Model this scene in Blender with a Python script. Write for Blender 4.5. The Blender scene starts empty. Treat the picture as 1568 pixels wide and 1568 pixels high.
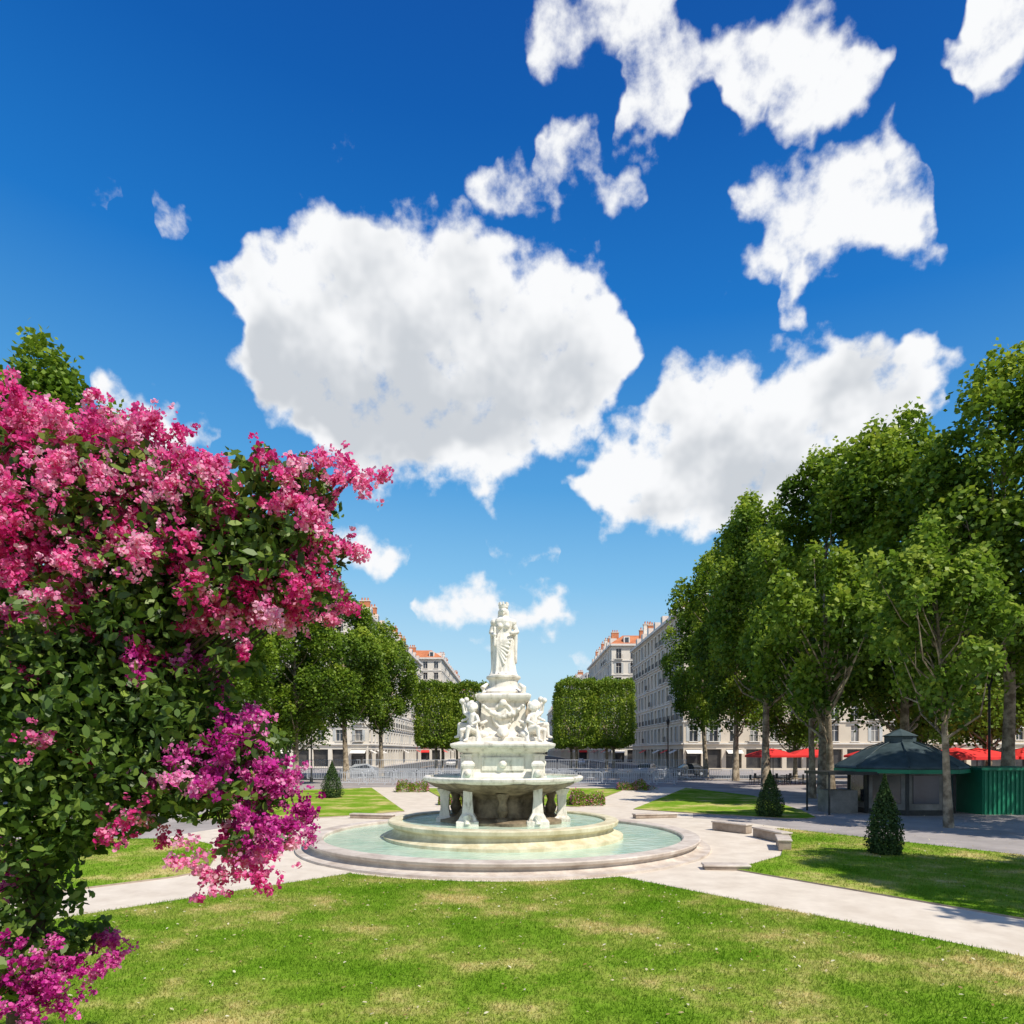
import bpy, math, random
import numpy as np
from mathutils import Vector, Matrix, Quaternion
random.seed(7)
RNG=np.random.default_rng(11)
scene=bpy.context.scene
COL=scene.collection
def link(o):
    COL.objects.link(o); return o
def empty(name,loc=(0,0,0)):
    e=bpy.data.objects.new(name,None); e.location=loc; e.empty_display_size=0.2
    return link(e)
# ---------------------------------------------------------------- materials
def mat_new(name):
    m=bpy.data.materials.new(name); m.use_nodes=True
    nt=m.node_tree; nt.nodes.clear()
    out=nt.nodes.new('ShaderNodeOutputMaterial')
    return m,nt,out
def N(nt,t,**kw):
    n=nt.nodes.new(t)
    for k,v in kw.items():
        setattr(n,k,v)
    return n
def ramp(nt,stops,interp='LINEAR'):
    r=nt.nodes.new('ShaderNodeValToRGB'); cr=r.color_ramp; cr.interpolation=interp
    while len(cr.elements)<len(stops): cr.elements.new(0.5)
    for e,(p,c) in zip(cr.elements,stops):
        e.position=p; e.color=(c[0],c[1],c[2],1)
    return r
def mat_noise(name,c1,c2,scale=3.0,rough=0.8,bump=0.0,bscale=40,c3=None,detail=5,spec=0.3,metal=0.0,lo=0.35,hi=0.65,stretch=None):
    m,nt,out=mat_new(name)
    b=N(nt,'ShaderNodeBsdfPrincipled'); b.inputs['Roughness'].default_value=rough
    b.inputs['Specular IOR Level'].default_value=spec; b.inputs['Metallic'].default_value=metal
    tc=N(nt,'ShaderNodeTexCoord'); no=N(nt,'ShaderNodeTexNoise'); no.inputs['Scale'].default_value=scale; no.inputs['Detail'].default_value=detail
    no.inputs['Roughness'].default_value=0.65
    if stretch:
        mp=N(nt,'ShaderNodeMapping'); mp.inputs['Scale'].default_value=stretch; nt.links.new(tc.outputs['Object'],mp.inputs['Vector']); nt.links.new(mp.outputs[0],no.inputs['Vector'])
    else: nt.links.new(tc.outputs['Object'],no.inputs['Vector'])
    st=[(lo,c1),(hi,c2)] if c3 is None else [(lo,c1),((lo+hi)/2,c2),(hi,c3)]
    r=ramp(nt,st); nt.links.new(no.outputs['Fac'],r.inputs['Fac'])
    nt.links.new(r.outputs['Color'],b.inputs['Base Color'])
    if bump>0:
        n2=N(nt,'ShaderNodeTexNoise'); n2.inputs['Scale'].default_value=bscale; n2.inputs['Detail'].default_value=4
        nt.links.new(tc.outputs['Object'],n2.inputs['Vector'])
        bp=N(nt,'ShaderNodeBump'); bp.inputs['Strength'].default_value=bump; bp.inputs['Distance'].default_value=0.03
        nt.links.new(n2.outputs['Fac'],bp.inputs['Height']); nt.links.new(bp.outputs['Normal'],b.inputs['Normal'])
    nt.links.new(b.outputs[0],out.inputs[0])
    return m
def mat_leaf(name,stops,trans=0.35,rough=0.5,clump=0.5,clump_scale=0.5,gloss=0.05):
    m,nt,out=mat_new(name)
    at=N(nt,'ShaderNodeAttribute'); at.attribute_name='tint'
    tc=N(nt,'ShaderNodeTexCoord'); no=N(nt,'ShaderNodeTexNoise'); no.inputs['Scale'].default_value=clump_scale; no.inputs['Detail'].default_value=1
    nt.links.new(tc.outputs['Object'],no.inputs['Vector'])
    ma=N(nt,'ShaderNodeMath',operation='MULTIPLY_ADD'); ma.inputs[1].default_value=clump*2; ma.inputs[2].default_value=-clump
    nt.links.new(no.outputs['Fac'],ma.inputs[0])
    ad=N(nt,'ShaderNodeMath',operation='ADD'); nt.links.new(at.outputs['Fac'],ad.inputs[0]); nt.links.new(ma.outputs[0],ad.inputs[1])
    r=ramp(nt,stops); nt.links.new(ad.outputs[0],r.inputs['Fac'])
    d=N(nt,'ShaderNodeBsdfDiffuse'); t=N(nt,'ShaderNodeBsdfTranslucent'); g=N(nt,'ShaderNodeBsdfGlossy'); g.inputs['Roughness'].default_value=rough
    g.inputs['Color'].default_value=(1,1,0.92,1)
    nt.links.new(r.outputs[0],d.inputs[0]); nt.links.new(r.outputs[0],t.inputs[0])
    mx=N(nt,'ShaderNodeMixShader'); mx.inputs[0].default_value=trans
    nt.links.new(d.outputs[0],mx.inputs[1]); nt.links.new(t.outputs[0],mx.inputs[2])
    if gloss>0:
        m2=N(nt,'ShaderNodeMixShader'); m2.inputs[0].default_value=gloss
        nt.links.new(mx.outputs[0],m2.inputs[1]); nt.links.new(g.outputs[0],m2.inputs[2])
        nt.links.new(m2.outputs[0],out.inputs[0])
    else: nt.links.new(mx.outputs[0],out.inputs[0])
    return m
M={}
M['stone']=mat_noise('pale_limestone',(0.36,0.32,0.26),(0.72,0.67,0.58),3.0,0.85,0.35,30,c3=(0.84,0.78,0.69),lo=0.3,hi=0.6,stretch=(1.6,1.6,0.6))
M['stone_statue']=mat_noise('statue_marble',(0.48,0.44,0.38),(0.76,0.71,0.63),4.5,0.8,0.2,20,c3=(0.86,0.81,0.73),lo=0.3,hi=0.6,stretch=(1.4,1.4,0.6))
M['rim']=mat_noise('basin_rim_stone',(0.44,0.36,0.30),(0.68,0.60,0.52),1.6,0.75,0.2,30)
M['tier']=mat_noise('mossy_limestone',(0.50,0.43,0.26),(0.76,0.69,0.50),1.6,0.75,0.2,25,stretch=(1.5,1.5,.6))
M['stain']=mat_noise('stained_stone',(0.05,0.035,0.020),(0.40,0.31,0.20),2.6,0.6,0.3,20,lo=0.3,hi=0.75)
M['sand']=mat_noise('pale_sand_path',(0.60,0.51,0.41),(0.73,0.64,0.53),1.3,0.95,0.2,60,detail=8)
M['ground']=mat_noise('grey_gravel',(0.27,0.24,0.225),(0.44,0.39,0.365),0.35,0.95,0.15,30,detail=8)
M['asphalt']=mat_noise('asphalt',(0.08,0.08,0.08),(0.13,0.128,0.125),0.6,0.9)
M['kerb']=mat_noise('kerb_stone',(0.28,0.21,0.16),(0.42,0.34,0.27),3,0.9)
M['bark']=mat_noise('plane_bark',(0.14,0.105,0.07),(0.42,0.34,0.24),2.2,0.9,0.4,12,lo=0.4,hi=0.62)
M['bark_dark']=mat_noise('shrub_bark',(0.05,0.035,0.025),(0.13,0.09,0.06),8,0.9,0.3,40)
M['metal']=mat_noise('galvanised_steel',(0.48,0.50,0.53),(0.60,0.62,0.65),5,0.45,metal=0.1)
M['darkmetal']=mat_noise('black_iron',(0.02,0.022,0.022),(0.04,0.042,0.042),5,0.5)
M['glass']=mat_noise('window_glass',(0.03,0.035,0.045),(0.07,0.08,0.10),0.3,0.12,spec=0.6)
M['curtain']=mat_noise('curtained_window',(0.20,0.20,0.20),(0.36,0.35,0.33),0.5,0.3)
M['trim']=mat_noise('white_trim',(0.68,0.63,0.56),(0.80,0.75,0.68),1.0,0.7)
M['wall_cream']=mat_noise('cream_render',(0.64,0.54,0.40),(0.77,0.67,0.51),0.15,0.9)
M['wall_white']=mat_noise('white_render',(0.70,0.63,0.53),(0.82,0.75,0.65),0.15,0.9)
M['wall_grey']=mat_noise('stone_wall',(0.60,0.51,0.40),(0.72,0.62,0.50),0.15,0.9)
M['shutter']=mat_noise('shutters',(0.42,0.43,0.42),(0.55,0.55,0.53),0.5,0.7)
M['roof_tile']=mat_noise('terracotta_tiles',(0.40,0.13,0.06),(0.58,0.22,0.10),0.8,0.9)
M['roof_slate']=mat_noise('slate_roof',(0.20,0.19,0.19),(0.30,0.28,0.27),0.8,0.7)
M['chimney']=mat_noise('chimney_brick',(0.48,0.17,0.08),(0.62,0.25,0.12),1.5,0.9)
M['shop']=mat_noise('shopfront',(0.03,0.03,0.035),(0.10,0.09,0.08),0.4,0.3)
M['red']=mat_noise('red_canvas',(0.70,0.03,0.03),(0.80,0.05,0.04),1,0.8)
M['green']=mat_noise('green_paint',(0.010,0.15,0.08),(0.02,0.23,0.12),0.7,0.5)
M['kroof']=mat_noise('kiosk_zinc',(0.035,0.055,0.06),(0.07,0.10,0.11),1.5,0.6,spec=0.25)
M['kwall']=mat_noise('kiosk_panels',(0.13,0.125,0.115),(0.28,0.26,0.24),1.1,0.6,spec=0.2)
M['carpaint']=mat_noise('silver_car_paint',(0.50,0.51,0.53),(0.55,0.56,0.58),0.5,0.25,spec=0.6,metal=0.3)
M['tyre']=mat_noise('tyre_rubber',(0.015,0.015,0.015),(0.03,0.03,0.03),5,0.9)
M['blue']=mat_noise('blue_canvas',(0.03,0.12,0.45),(0.05,0.17,0.55),1,0.7)
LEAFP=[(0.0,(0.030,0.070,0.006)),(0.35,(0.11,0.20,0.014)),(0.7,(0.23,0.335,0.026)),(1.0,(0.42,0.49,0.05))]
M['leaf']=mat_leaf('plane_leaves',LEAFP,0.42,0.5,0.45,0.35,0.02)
M['leaf_light']=mat_leaf('light_leaves',[(0,(0.05,0.11,0.01)),(0.5,(0.18,0.30,0.026)),(1,(0.42,0.50,0.07))],0.45,0.5,0.45,0.6,0.02)
M['leaf_dark']=mat_leaf('clipped_conifer_leaves',[(0,(0.012,0.03,0.008)),(0.5,(0.04,0.085,0.018)),(1,(0.10,0.16,0.04))],0.2,0.6,0.2,2.0,0.02)
M['leaf_bush']=mat_leaf('crape_myrtle_leaves',[(0,(0.02,0.05,0.01)),(0.5,(0.085,0.165,0.02)),(1,(0.28,0.38,0.06))],0.4,0.5,0.4,2.0,0.03)
M['petal']=mat_leaf('pink_petals',[(0,(0.60,0.02,0.18)),(0.3,(0.84,0.075,0.34)),(0.65,(0.95,0.24,0.51)),(1,(0.98,0.58,0.73))],0.45,0.6,0.25,3.0,0)
M['petal_shaded']=mat_leaf('shaded_magenta_petals',[(0,(0.34,0.012,0.15)),(0.4,(0.62,0.04,0.35)),(0.75,(0.84,0.15,0.50)),(1,(0.93,0.42,0.66))],0.45,0.6,0.3,3.0,0)  # darker magenta petal copy; canopy shade on lower clusters put into the colour
def mat_grass(name,blade=False):
    m,nt,out=mat_new(name)
    ge=N(nt,'ShaderNodeNewGeometry')
    n1=N(nt,'ShaderNodeTexNoise'); n1.inputs['Scale'].default_value=0.5; n1.inputs['Detail'].default_value=6; n1.inputs['Roughness'].default_value=0.66
    nt.links.new(ge.outputs['Position'],n1.inputs['Vector'])
    r1=ramp(nt,[(0.32,(0.11,0.235,0.012)),(0.45,(0.175,0.30,0.025)),(0.53,(0.27,0.34,0.055)),(0.63,(0.52,0.44,0.17))])
    r2=ramp(nt,[(0.2,(0.6,0.65,0.5)),(0.5,(1,1,1)),(0.8,(1.4,1.3,1.3))])
    nt.links.new(n1.outputs['Fac'],r1.inputs[0]); 
    mx=N(nt,'ShaderNodeMix',data_type='RGBA',blend_type='MULTIPLY'); mx.inputs[0].default_value=1
    if blade:
        at=N(nt,'ShaderNodeAttribute'); at.attribute_name='tint'; nt.links.new(at.outputs['Fac'],r2.inputs[0])
    else:
        n2=N(nt,'ShaderNodeTexNoise'); n2.inputs['Scale'].default_value=9; n2.inputs['Detail'].default_value=5; n2.inputs['Roughness'].default_value=0.75
        nt.links.new(ge.outputs['Position'],n2.inputs['Vector']); nt.links.new(n2.outputs['Fac'],r2.inputs[0])
    nt.links.new(r1.outputs[0],mx.inputs[6]); nt.links.new(r2.outputs[0],mx.inputs[7])
    d=N(nt,'ShaderNodeBsdfDiffuse'); nt.links.new(mx.outputs[2],d.inputs[0])
    if blade:
        t=N(nt,'ShaderNodeBsdfTranslucent'); nt.links.new(mx.outputs[2],t.inputs[0])
        ms=N(nt,'ShaderNodeMixShader'); ms.inputs[0].default_value=0.4
        nt.links.new(d.outputs[0],ms.inputs[1]); nt.links.new(t.outputs[0],ms.inputs[2]); nt.links.new(ms.outputs[0],out.inputs[0])
    else: nt.links.new(d.outputs[0],out.inputs[0])
    return m
M['grass']=mat_grass('lawn_grass'); M['blade']=mat_grass('grass_blades',True)
def mat_water():
    m,nt,out=mat_new('milky_turquoise_water')
    b=N(nt,'ShaderNodeBsdfPrincipled'); b.inputs['Roughness'].default_value=0.12
    ge=N(nt,'ShaderNodeNewGeometry'); n=N(nt,'ShaderNodeTexNoise'); n.inputs['Scale'].default_value=3.5; n.inputs['Detail'].default_value=4
    nt.links.new(ge.outputs['Position'],n.inputs['Vector'])
    bp=N(nt,'ShaderNodeBump'); bp.inputs['Strength'].default_value=0.6; bp.inputs['Distance'].default_value=0.06
    nt.links.new(n.outputs['Fac'],bp.inputs['Height']); nt.links.new(bp.outputs[0],b.inputs['Normal'])
    n3=N(nt,'ShaderNodeTexNoise'); n3.inputs['Scale'].default_value=0.9; n3.inputs['Detail'].default_value=5; nt.links.new(ge.outputs['Position'],n3.inputs['Vector'])
    r=ramp(nt,[(0.32,(0.40,0.60,0.46)),(0.68,(0.66,0.77,0.61))]); nt.links.new(n3.outputs['Fac'],r.inputs[0]); nt.links.new(r.outputs[0],b.inputs['Base Color'])
    nt.links.new(b.outputs[0],out.inputs[0]); return m
M['water']=mat_water()
# ---------------------------------------------------------------- mesh builder
class MB:
    def __init__(s): s.v=[]; s.f=[]; s.m=[]
    def quad(s,a,b,c,d,m=0):
        i=len(s.v); s.v+= [tuple(a),tuple(b),tuple(c),tuple(d)]; s.f.append((i,i+1,i+2,i+3)); s.m.append(m)
    def box(s,c,d,m=0,rot=0.0,taper=1.0):
        i=len(s.v); cr,sr=math.cos(rot),math.sin(rot)
        for z in (-1,1):
            k=taper if z>0 else 1
            for x,y in ((-1,-1),(1,-1),(1,1),(-1,1)):
                px,py=x*d[0]/2*k,y*d[1]/2*k
                s.v.append((c[0]+px*cr-py*sr,c[1]+px*sr+py*cr,c[2]+z*d[2]/2))
        for q in ((0,3,2,1),(4,5,6,7),(0,1,5,4),(1,2,6,5),(2,3,7,6),(3,0,4,7)):
            s.f.append(tuple(i+k for k in q)); s.m.append(m)
    def lathe(s,c,prof,segs=64,m=0,cap=False,rot=0.0,sx=1.0,sy=1.0,ripple=None):
        i=len(s.v); n=len(prof)
        for j,(r,z) in enumerate(prof):
            for k in range(segs):
                a=rot+2*math.pi*k/segs
                rr=r*(1+(ripple(a,j/(n-1)) if ripple else 0))
                s.v.append((c[0]+rr*math.cos(a)*sx,c[1]+rr*math.sin(a)*sy,c[2]+z))
        for j in range(n-1):
            for k in range(segs):
                k2=(k+1)%segs
                s.f.append((i+j*segs+k,i+j*segs+k2,i+(j+1)*segs+k2,i+(j+1)*segs+k)); s.m.append(m)
        if cap:
            s.f.append(tuple(i+k for k in range(segs))[::-1]); s.m.append(m)
            s.f.append(tuple(i+(n-1)*segs+k for k in range(segs))); s.m.append(m)
    def sq(s,c,prof,m=0,rot=0.0):
        s.lathe(c,[(r*math.sqrt(2),z) for r,z in prof],4,m,True,rot+math.pi/4)
    def tube(s,pts,rad,segs=8,m=0):
        pts=[Vector(p) for p in pts]; i=len(s.v); n=len(pts)
        for j,p in enumerate(pts):
            t=(pts[min(j+1,n-1)]-pts[max(j-1,0)]).normalized()
            up=Vector((0,0,1)) if abs(t.z)<0.9 else Vector((1,0,0))
            a=t.cross(up).normalized(); b=t.cross(a).normalized()
            for k in range(segs):
                an=2*math.pi*k/segs; q=p+(a*math.cos(an)+b*math.sin(an))*rad[j]; s.v.append(tuple(q))
        for j in range(n-1):
            for k in range(segs):
                k2=(k+1)%segs
                s.f.append((i+j*segs+k,i+j*segs+k2,i+(j+1)*segs+k2,i+(j+1)*segs+k)); s.m.append(m)
        s.f.append(tuple(i+k for k in range(segs))); s.m.append(m)
        s.f.append(tuple(i+(n-1)*segs+k for k in range(segs))); s.m.append(m)
    def sphere(s,c,r,m=0,seg=14,ring=9,sc=(1,1,1)):
        prof=[]
        for j in range(ring+1):
            a=-math.pi/2+math.pi*j/ring
            prof.append((max(1e-4,math.cos(a)*r),math.sin(a)*r*sc[2]))
        s.lathe(c,prof,seg,m,True,0,sc[0],sc[1])
    def caps(s,a,b,ra,rb,m=0):
        a=Vector(a); b=Vector(b); L=(b-a).length; n=max(2,int(L/(min(ra,rb)*0.45)))
        for k in range(n+1):
            t=k/n; s.sphere(a.lerp(b,t),ra+(rb-ra)*t,m,10,6)
    def obj(s,name,mats,parent=None,smooth=False,bevel=0,loc=None):
        me=bpy.data.meshes.new(name); me.from_pydata(s.v,[],s.f); 
        for mt in mats: me.materials.append(M[mt])
        me.polygons.foreach_set('material_index',s.m)
        if smooth: me.polygons.foreach_set('use_smooth',[True]*len(s.f))
        me.update()
        o=bpy.data.objects.new(name,me); link(o)
        if parent: o.parent=parent
        if loc: o.location=loc
        if smooth and smooth!='all':
            try:
                me.set_sharp_from_angle(angle=math.radians(35))
            except Exception: pass
        if bevel>0:
            b=o.modifiers.new('bevel','BEVEL'); b.width=bevel; b.segments=2; b.limit_method='ANGLE'
        return o
RH=[(-0.5,0,0),(0,-0.32,0.05),(0.5,0,0),(0,0.32,0.05)]
LEAF6=[(-0.5,0,0),(-0.2,-0.24,0.04),(0.2,-0.22,0.04),(0.5,0,-0.06),(0.2,0.22,0.04),(-0.2,0.24,0.04)]
PLANE=[(-0.45,0,0),(-0.1,-0.48,0.06),(0.5,-0.05,0.05),(0.0,0.45,0.0)]
def leafmesh(name,C,size,tint,matname,up=0.4,nbias=None,template=RH,rng=RNG,extra=None):
    C=np.asarray(C,dtype=np.float64); n=len(C); size=np.broadcast_to(size,(n,))
    nr=rng.normal(size=(n,3)); nr/=np.linalg.norm(nr,axis=1)[:,None]
    nr[:,2]=nr[:,2]+up
    if nbias is not None: nr+=nbias
    nr/=np.linalg.norm(nr,axis=1)[:,None]
    t=rng.normal(size=(n,3)); t-= (t*nr).sum(1)[:,None]*nr; t/=np.linalg.norm(t,axis=1)[:,None]
    b=np.cross(nr,t); T=np.array(template); k=len(T)
    V=C[:,None,:]+size[:,None,None]*(T[None,:,0,None]*t[:,None,:]+T[None,:,1,None]*b[:,None,:]+T[None,:,2,None]*nr[:,None,:])
    return rawmesh(name,V.reshape(-1,3),k,np.repeat(tint,k),matname)
def rawmesh(name,V,k,tint,matname):
    nv=len(V); nf=nv//k
    me=bpy.data.meshes.new(name); me.vertices.add(nv); me.vertices.foreach_set('co',V.astype(np.float32).ravel())
    me.loops.add(nv); me.loops.foreach_set('vertex_index',np.arange(nv,dtype=np.int32))
    me.polygons.add(nf); me.polygons.foreach_set('loop_start',np.arange(0,nv,k,dtype=np.int32))
    try: me.polygons.foreach_set('loop_total',np.full(nf,k,dtype=np.int32))
    except Exception: pass
    at=me.attributes.new('tint','FLOAT','POINT'); at.data.foreach_set('value',np.asarray(tint,dtype=np.float32))
    me.materials.append(M[matname]); me.update(calc_edges=True); me.validate()
    return me
def place(name,me,parent=None,loc=(0,0,0),rot=0,scale=(1,1,1)):
    o=bpy.data.objects.new(name,me); link(o); o.location=loc; o.rotation_euler=(0,0,rot); o.scale=scale
    if parent: o.parent=parent
    return o
# ---------------------------------------------------------------- camera
cam=bpy.data.cameras.new('camera'); co=bpy.data.objects.new('camera',cam); link(co)
co.location=(0,0,3.0); co.rotation_euler=(math.radians(90),0,0)
cam.sensor_width=36; cam.lens=36*1040/1568; cam.shift_y=366/1568; cam.clip_start=0.05; cam.clip_end=6000
scene.camera=co
# ---------------------------------------------------------------- light + sky
EL=math.radians(52); SD=Vector((0.66,-0.62,0)).normalized()
tosun=Vector((SD.x*math.cos(EL),SD.y*math.cos(EL),math.sin(EL)))
sl=bpy.data.lights.new('sun','SUN'); sl.energy=5.0; sl.angle=math.radians(0.5); sl.color=(1,0.95,0.85)
so=bpy.data.objects.new('sun',sl); link(so); so.rotation_euler=(-tosun).to_track_quat('-Z','Y').to_euler(); so.location=(20,-20,60)
w=bpy.data.worlds.new('World'); scene.world=w; w.use_nodes=True; nt=w.node_tree; nt.nodes.clear()
try: w.cycles.sampling_method='NONE'
except Exception: pass
def smath(nt,op,a,b=None,c=None,clamp=False):
    n=N(nt,'ShaderNodeMath',operation=op); n.use_clamp=clamp
    for i,v in enumerate((a,b,c)):
        if v is None: continue
        if isinstance(v,(int,float)): n.inputs[i].default_value=v
        else: nt.links.new(v,n.inputs[i])
    return n.outputs[0]
tc=N(nt,'ShaderNodeTexCoord'); D=tc.outputs['Generated']
sep0=N(nt,'ShaderNodeSeparateXYZ'); nt.links.new(D,sep0.inputs[0])
wn=N(nt,'ShaderNodeTexNoise'); wn.inputs['Scale'].default_value=12; wn.inputs['Detail'].default_value=3; wn.inputs['Roughness'].default_value=0.55; nt.links.new(D,wn.inputs['Vector'])
wm=N(nt,'ShaderNodeVectorMath',operation='MULTIPLY_ADD'); nt.links.new(wn.outputs['Color'],wm.inputs[0]); wm.inputs[1].default_value=(0.12,)*3
wb=N(nt,'ShaderNodeVectorMath',operation='SUBTRACT'); nt.links.new(D,wb.inputs[0]); wb.inputs[1].default_value=(0.06,)*3; nt.links.new(wb.outputs[0],wm.inputs[2])
sep=N(nt,'ShaderNodeSeparateXYZ'); nt.links.new(wm.outputs[0],sep.inputs[0])
# cloud layers described by azimuth tangent (u) and elevation tangent (v) outlines
yy=smath(nt,'MAXIMUM',sep.outputs[1],0.05)
U=smath(nt,'MULTIPLY_ADD',smath(nt,'DIVIDE',sep.outputs[0],yy),0.5,0.5)
Vv=smath(nt,'DIVIDE',sep.outputs[2],yy)
def pos(x): return ((x-784)/1040)*0.5+0.5
G=None
layers=[
 (36,[(316,G),(332,(455,480,1.2)),(350,(405,520,1.2)),(390,(340,580,1.2)),(430,(330,645,1.2)),(465,(305,670,1.2)),(505,(312,725,1.2)),(550,(318,782,1.2)),(590,(312,756,1.2)),(650,(318,748,1.2)),(695,(322,757,1.2)),(730,(352,776,1.2)),(775,(372,745,1.2)),(820,(380,718,1.2)),(870,(386,702,1.2)),(910,(398,682,1.2)),(935,(436,642,1.2)),(965,(486,602,1.2)),(985,(535,560,1.2)),(1002,G)]),
 (36,[(862,G),(874,(735,755,1.2)),(892,(695,795,1.2)),(925,(665,822,1.2)),(960,(640,822,1.2)),(1000,(600,828,1.2)),(1030,(550,834,1.2)),(1065,(548,826,1.2)),(1100,(556,831,1.2)),(1150,(536,826,1.2)),(1200,(522,808,1.2)),(1250,(514,798,1.2)),(1300,(496,782,1.2)),(1350,(484,748,1.2)),(1395,(505,708,1.2)),(1430,(565,655,1.2)),(1468,(595,620,1.2)),(1486,G)]),
 (46,[(785,G),(806,(75,98,.5)),(825,(45,110,.6)),(865,(5,100,.65)),(905,(-5,90,.75)),(940,(-40,100,.8)),(962,(-50,215,.8)),(1000,(-40,238,.85)),(1035,(5,215,.75)),(1060,(10,145,.6)),(1082,(30,105,.45)),(1105,(10,125,.6)),(1130,(10,235,.7)),(1165,(15,245,.6)),(1185,(5,205,.95)),(1230,(5,255,1.0)),(1262,(5,240,1.0)),(1295,(15,195,1.0)),(1325,(42,165,.9)),(1352,(75,125,.6)),(1370,G),(1450,G),(1474,(-80,70,.75)),(1495,(-80,145,.8)),(1530,(-80,120,.85)),(1600,(-80,60,.8)),(1640,G)]),
 (44,[(675,G),(698,(275,320,.35)),(720,(250,335,.55)),(750,(205,345,.6)),(795,(232,340,.7)),(830,(262,345,.5)),(850,(190,320,.5)),(885,(182,280,.5)),(935,(222,308,.5)),(990,(250,310,.35)),(1022,G),(1098,G),(1120,(295,350,.5)),(1150,(278,385,.65)),(1190,(262,435,.8)),(1210,(256,500,.65)),(1235,(248,495,.65)),(1262,(238,408,.85)),(1300,(228,395,.95)),(1350,(212,395,1.)),(1378,(188,388,.85)),(1412,(222,362,.75)),(1438,(300,345,.4)),(1456,G)]),
 (30,[(108,G),(128,(580,645,.8)),(170,(585,670,.9)),(210,(595,680,.9)),(265,(615,690,.9)),(312,(645,690,.7)),(328,G),(490,G),(512,(800,855,.6)),(545,(803,880,.8)),(590,(833,897,.7)),(622,(850,880,.4)),(636,G),(640,G),(652,(920,958,.6)),(700,(902,972,.9)),(745,(890,978,1)),(800,(902,973,.95)),(850,(908,973,.9)),(890,(930,968,.6)),(908,G)]),
 (34,[(100,G),(118,(280,325,.0)),(150,(290,345,.05)),(175,G),(205,G),(228,(288,358,.18)),(282,(288,352,.18)),(300,G),(500,G),(520,(190,212,.0)),(545,(190,212,.0)),(560,G),(728,G),(742,(828,874,.4)),(770,(830,872,.4)),(792,(836,870,.25)),(850,(838,870,.3)),(866,G),(868,G),(880,(1000,1036,.35)),(925,(998,1038,.3)),(945,G)]),
]
acc=None; shade=None
for li,(s,st) in enumerate(layers):
    stops=[]
    for i,(x,v) in enumerate(st):
        if v is None:
            nb=None
            if i+1<len(st) and st[i+1][1] is not None and (i==0 or st[i-1][1] is None): nb=st[i+1][1]
            else: nb=st[i-1][1] if st[i-1][1] is not None else st[i+1][1]
            mid=(nb[0]+nb[1])/2; v=(mid+42,mid-42,nb[2]*0.6)
        yt,yb,wt=v
        stops.append((pos(x),((1150-yt)/1300,(1150-yb)/1300,wt)))
    r=ramp(nt,stops); nt.links.new(U,r.inputs[0])
    sc_=N(nt,'ShaderNodeSeparateColor'); nt.links.new(r.outputs[0],sc_.inputs[0])
    k=1300/1040
    a=smath(nt,'MULTIPLY_ADD',sc_.outputs[0],k,smath(nt,'MULTIPLY',Vv,-1.0)); b_=smath(nt,'MULTIPLY_ADD',sc_.outputs[1],-k,Vv)
    f=smath(nt,'MULTIPLY',smath(nt,'MINIMUM',a,b_),1040/s)
    f=smath(nt,'MINIMUM',f,sc_.outputs[2])
    acc=f if acc is None else smath(nt,'MAXIMUM',acc,f)
    if li<2:
        q=smath(nt,'MINIMUM',smath(nt,'MULTIPLY',a,3.4),smath(nt,'MULTIPLY',b_,11.0))
        shade=q if shade is None else smath(nt,'MAXIMUM',shade,q)
sky=N(nt,'ShaderNodeTexSky',sky_type='NISHITA'); sky.sun_disc=False; sky.sun_elevation=EL; sky.sun_rotation=math.atan2(SD.x,SD.y)
sky.air_density=1.0; sky.dust_density=0.4; sky.ozone_density=3.0
elv=smath(nt,'MULTIPLY_ADD',sep0.outputs[0],0.05,sep0.outputs[2])
cr=ramp(nt,[(0.0,(0.68,0.85,0.93)),(0.12,(0.50,0.77,0.94)),(0.24,(0.24,0.57,0.89)),(0.36,(0.09,0.38,0.78)),(0.54,(0.008,0.19,0.62)),(0.68,(0.0,0.11,0.46)),(0.8,(0.0,0.07,0.36))])
nt.links.new(elv,cr.inputs[0])
sc=N(nt,'ShaderNodeVectorMath',operation='SCALE'); nt.links.new(cr.outputs[0],sc.inputs[0]); sc.inputs['Scale'].default_value=10
mx=N(nt,'ShaderNodeMix',data_type='RGBA'); mx.inputs[0].default_value=0.10
nt.links.new(sc.outputs[0],mx.inputs[6]); nt.links.new(sky.outputs[0],mx.inputs[7])
fb=N(nt,'ShaderNodeTexNoise'); fb.inputs['Scale'].default_value=21; fb.inputs['Detail'].default_value=7; fb.inputs['Roughness'].default_value=0.58; nt.links.new(D,fb.inputs['Vector'])
fc=smath(nt,'SUBTRACT',fb.outputs['Fac'],0.5)
gn=N(nt,'ShaderNodeTexNoise'); gn.inputs['Scale'].default_value=2.6; gn.inputs['Detail'].default_value=3; nt.links.new(D,gn.inputs['Vector'])
back=smath(nt,'MULTIPLY_ADD',sep0.outputs[1],-2.5,-0.2,clamp=True)
front=smath(nt,'MULTIPLY_ADD',sep0.outputs[1],8.0,-0.8,clamp=True)
acc=smath(nt,'ADD',acc,smath(nt,'MULTIPLY_ADD',front,4.0,-4.0))
gen=smath(nt,'MULTIPLY_ADD',gn.outputs['Fac'],4.0,-1.9)  # unseen generic clouds behind the camera, added for white fill light
gen=smath(nt,'SUBTRACT',smath(nt,'MULTIPLY',smath(nt,'ADD',gen,1.0),back),1.0)
fld=smath(nt,'MAXIMUM',acc,gen)
den=smath(nt,'MULTIPLY_ADD',fc,3.4,fld)
mr=N(nt,'ShaderNodeMapRange',interpolation_type='SMOOTHSTEP'); mr.inputs[1].default_value=-0.12; mr.inputs[2].default_value=0.95
nt.links.new(den,mr.inputs[0])
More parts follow.
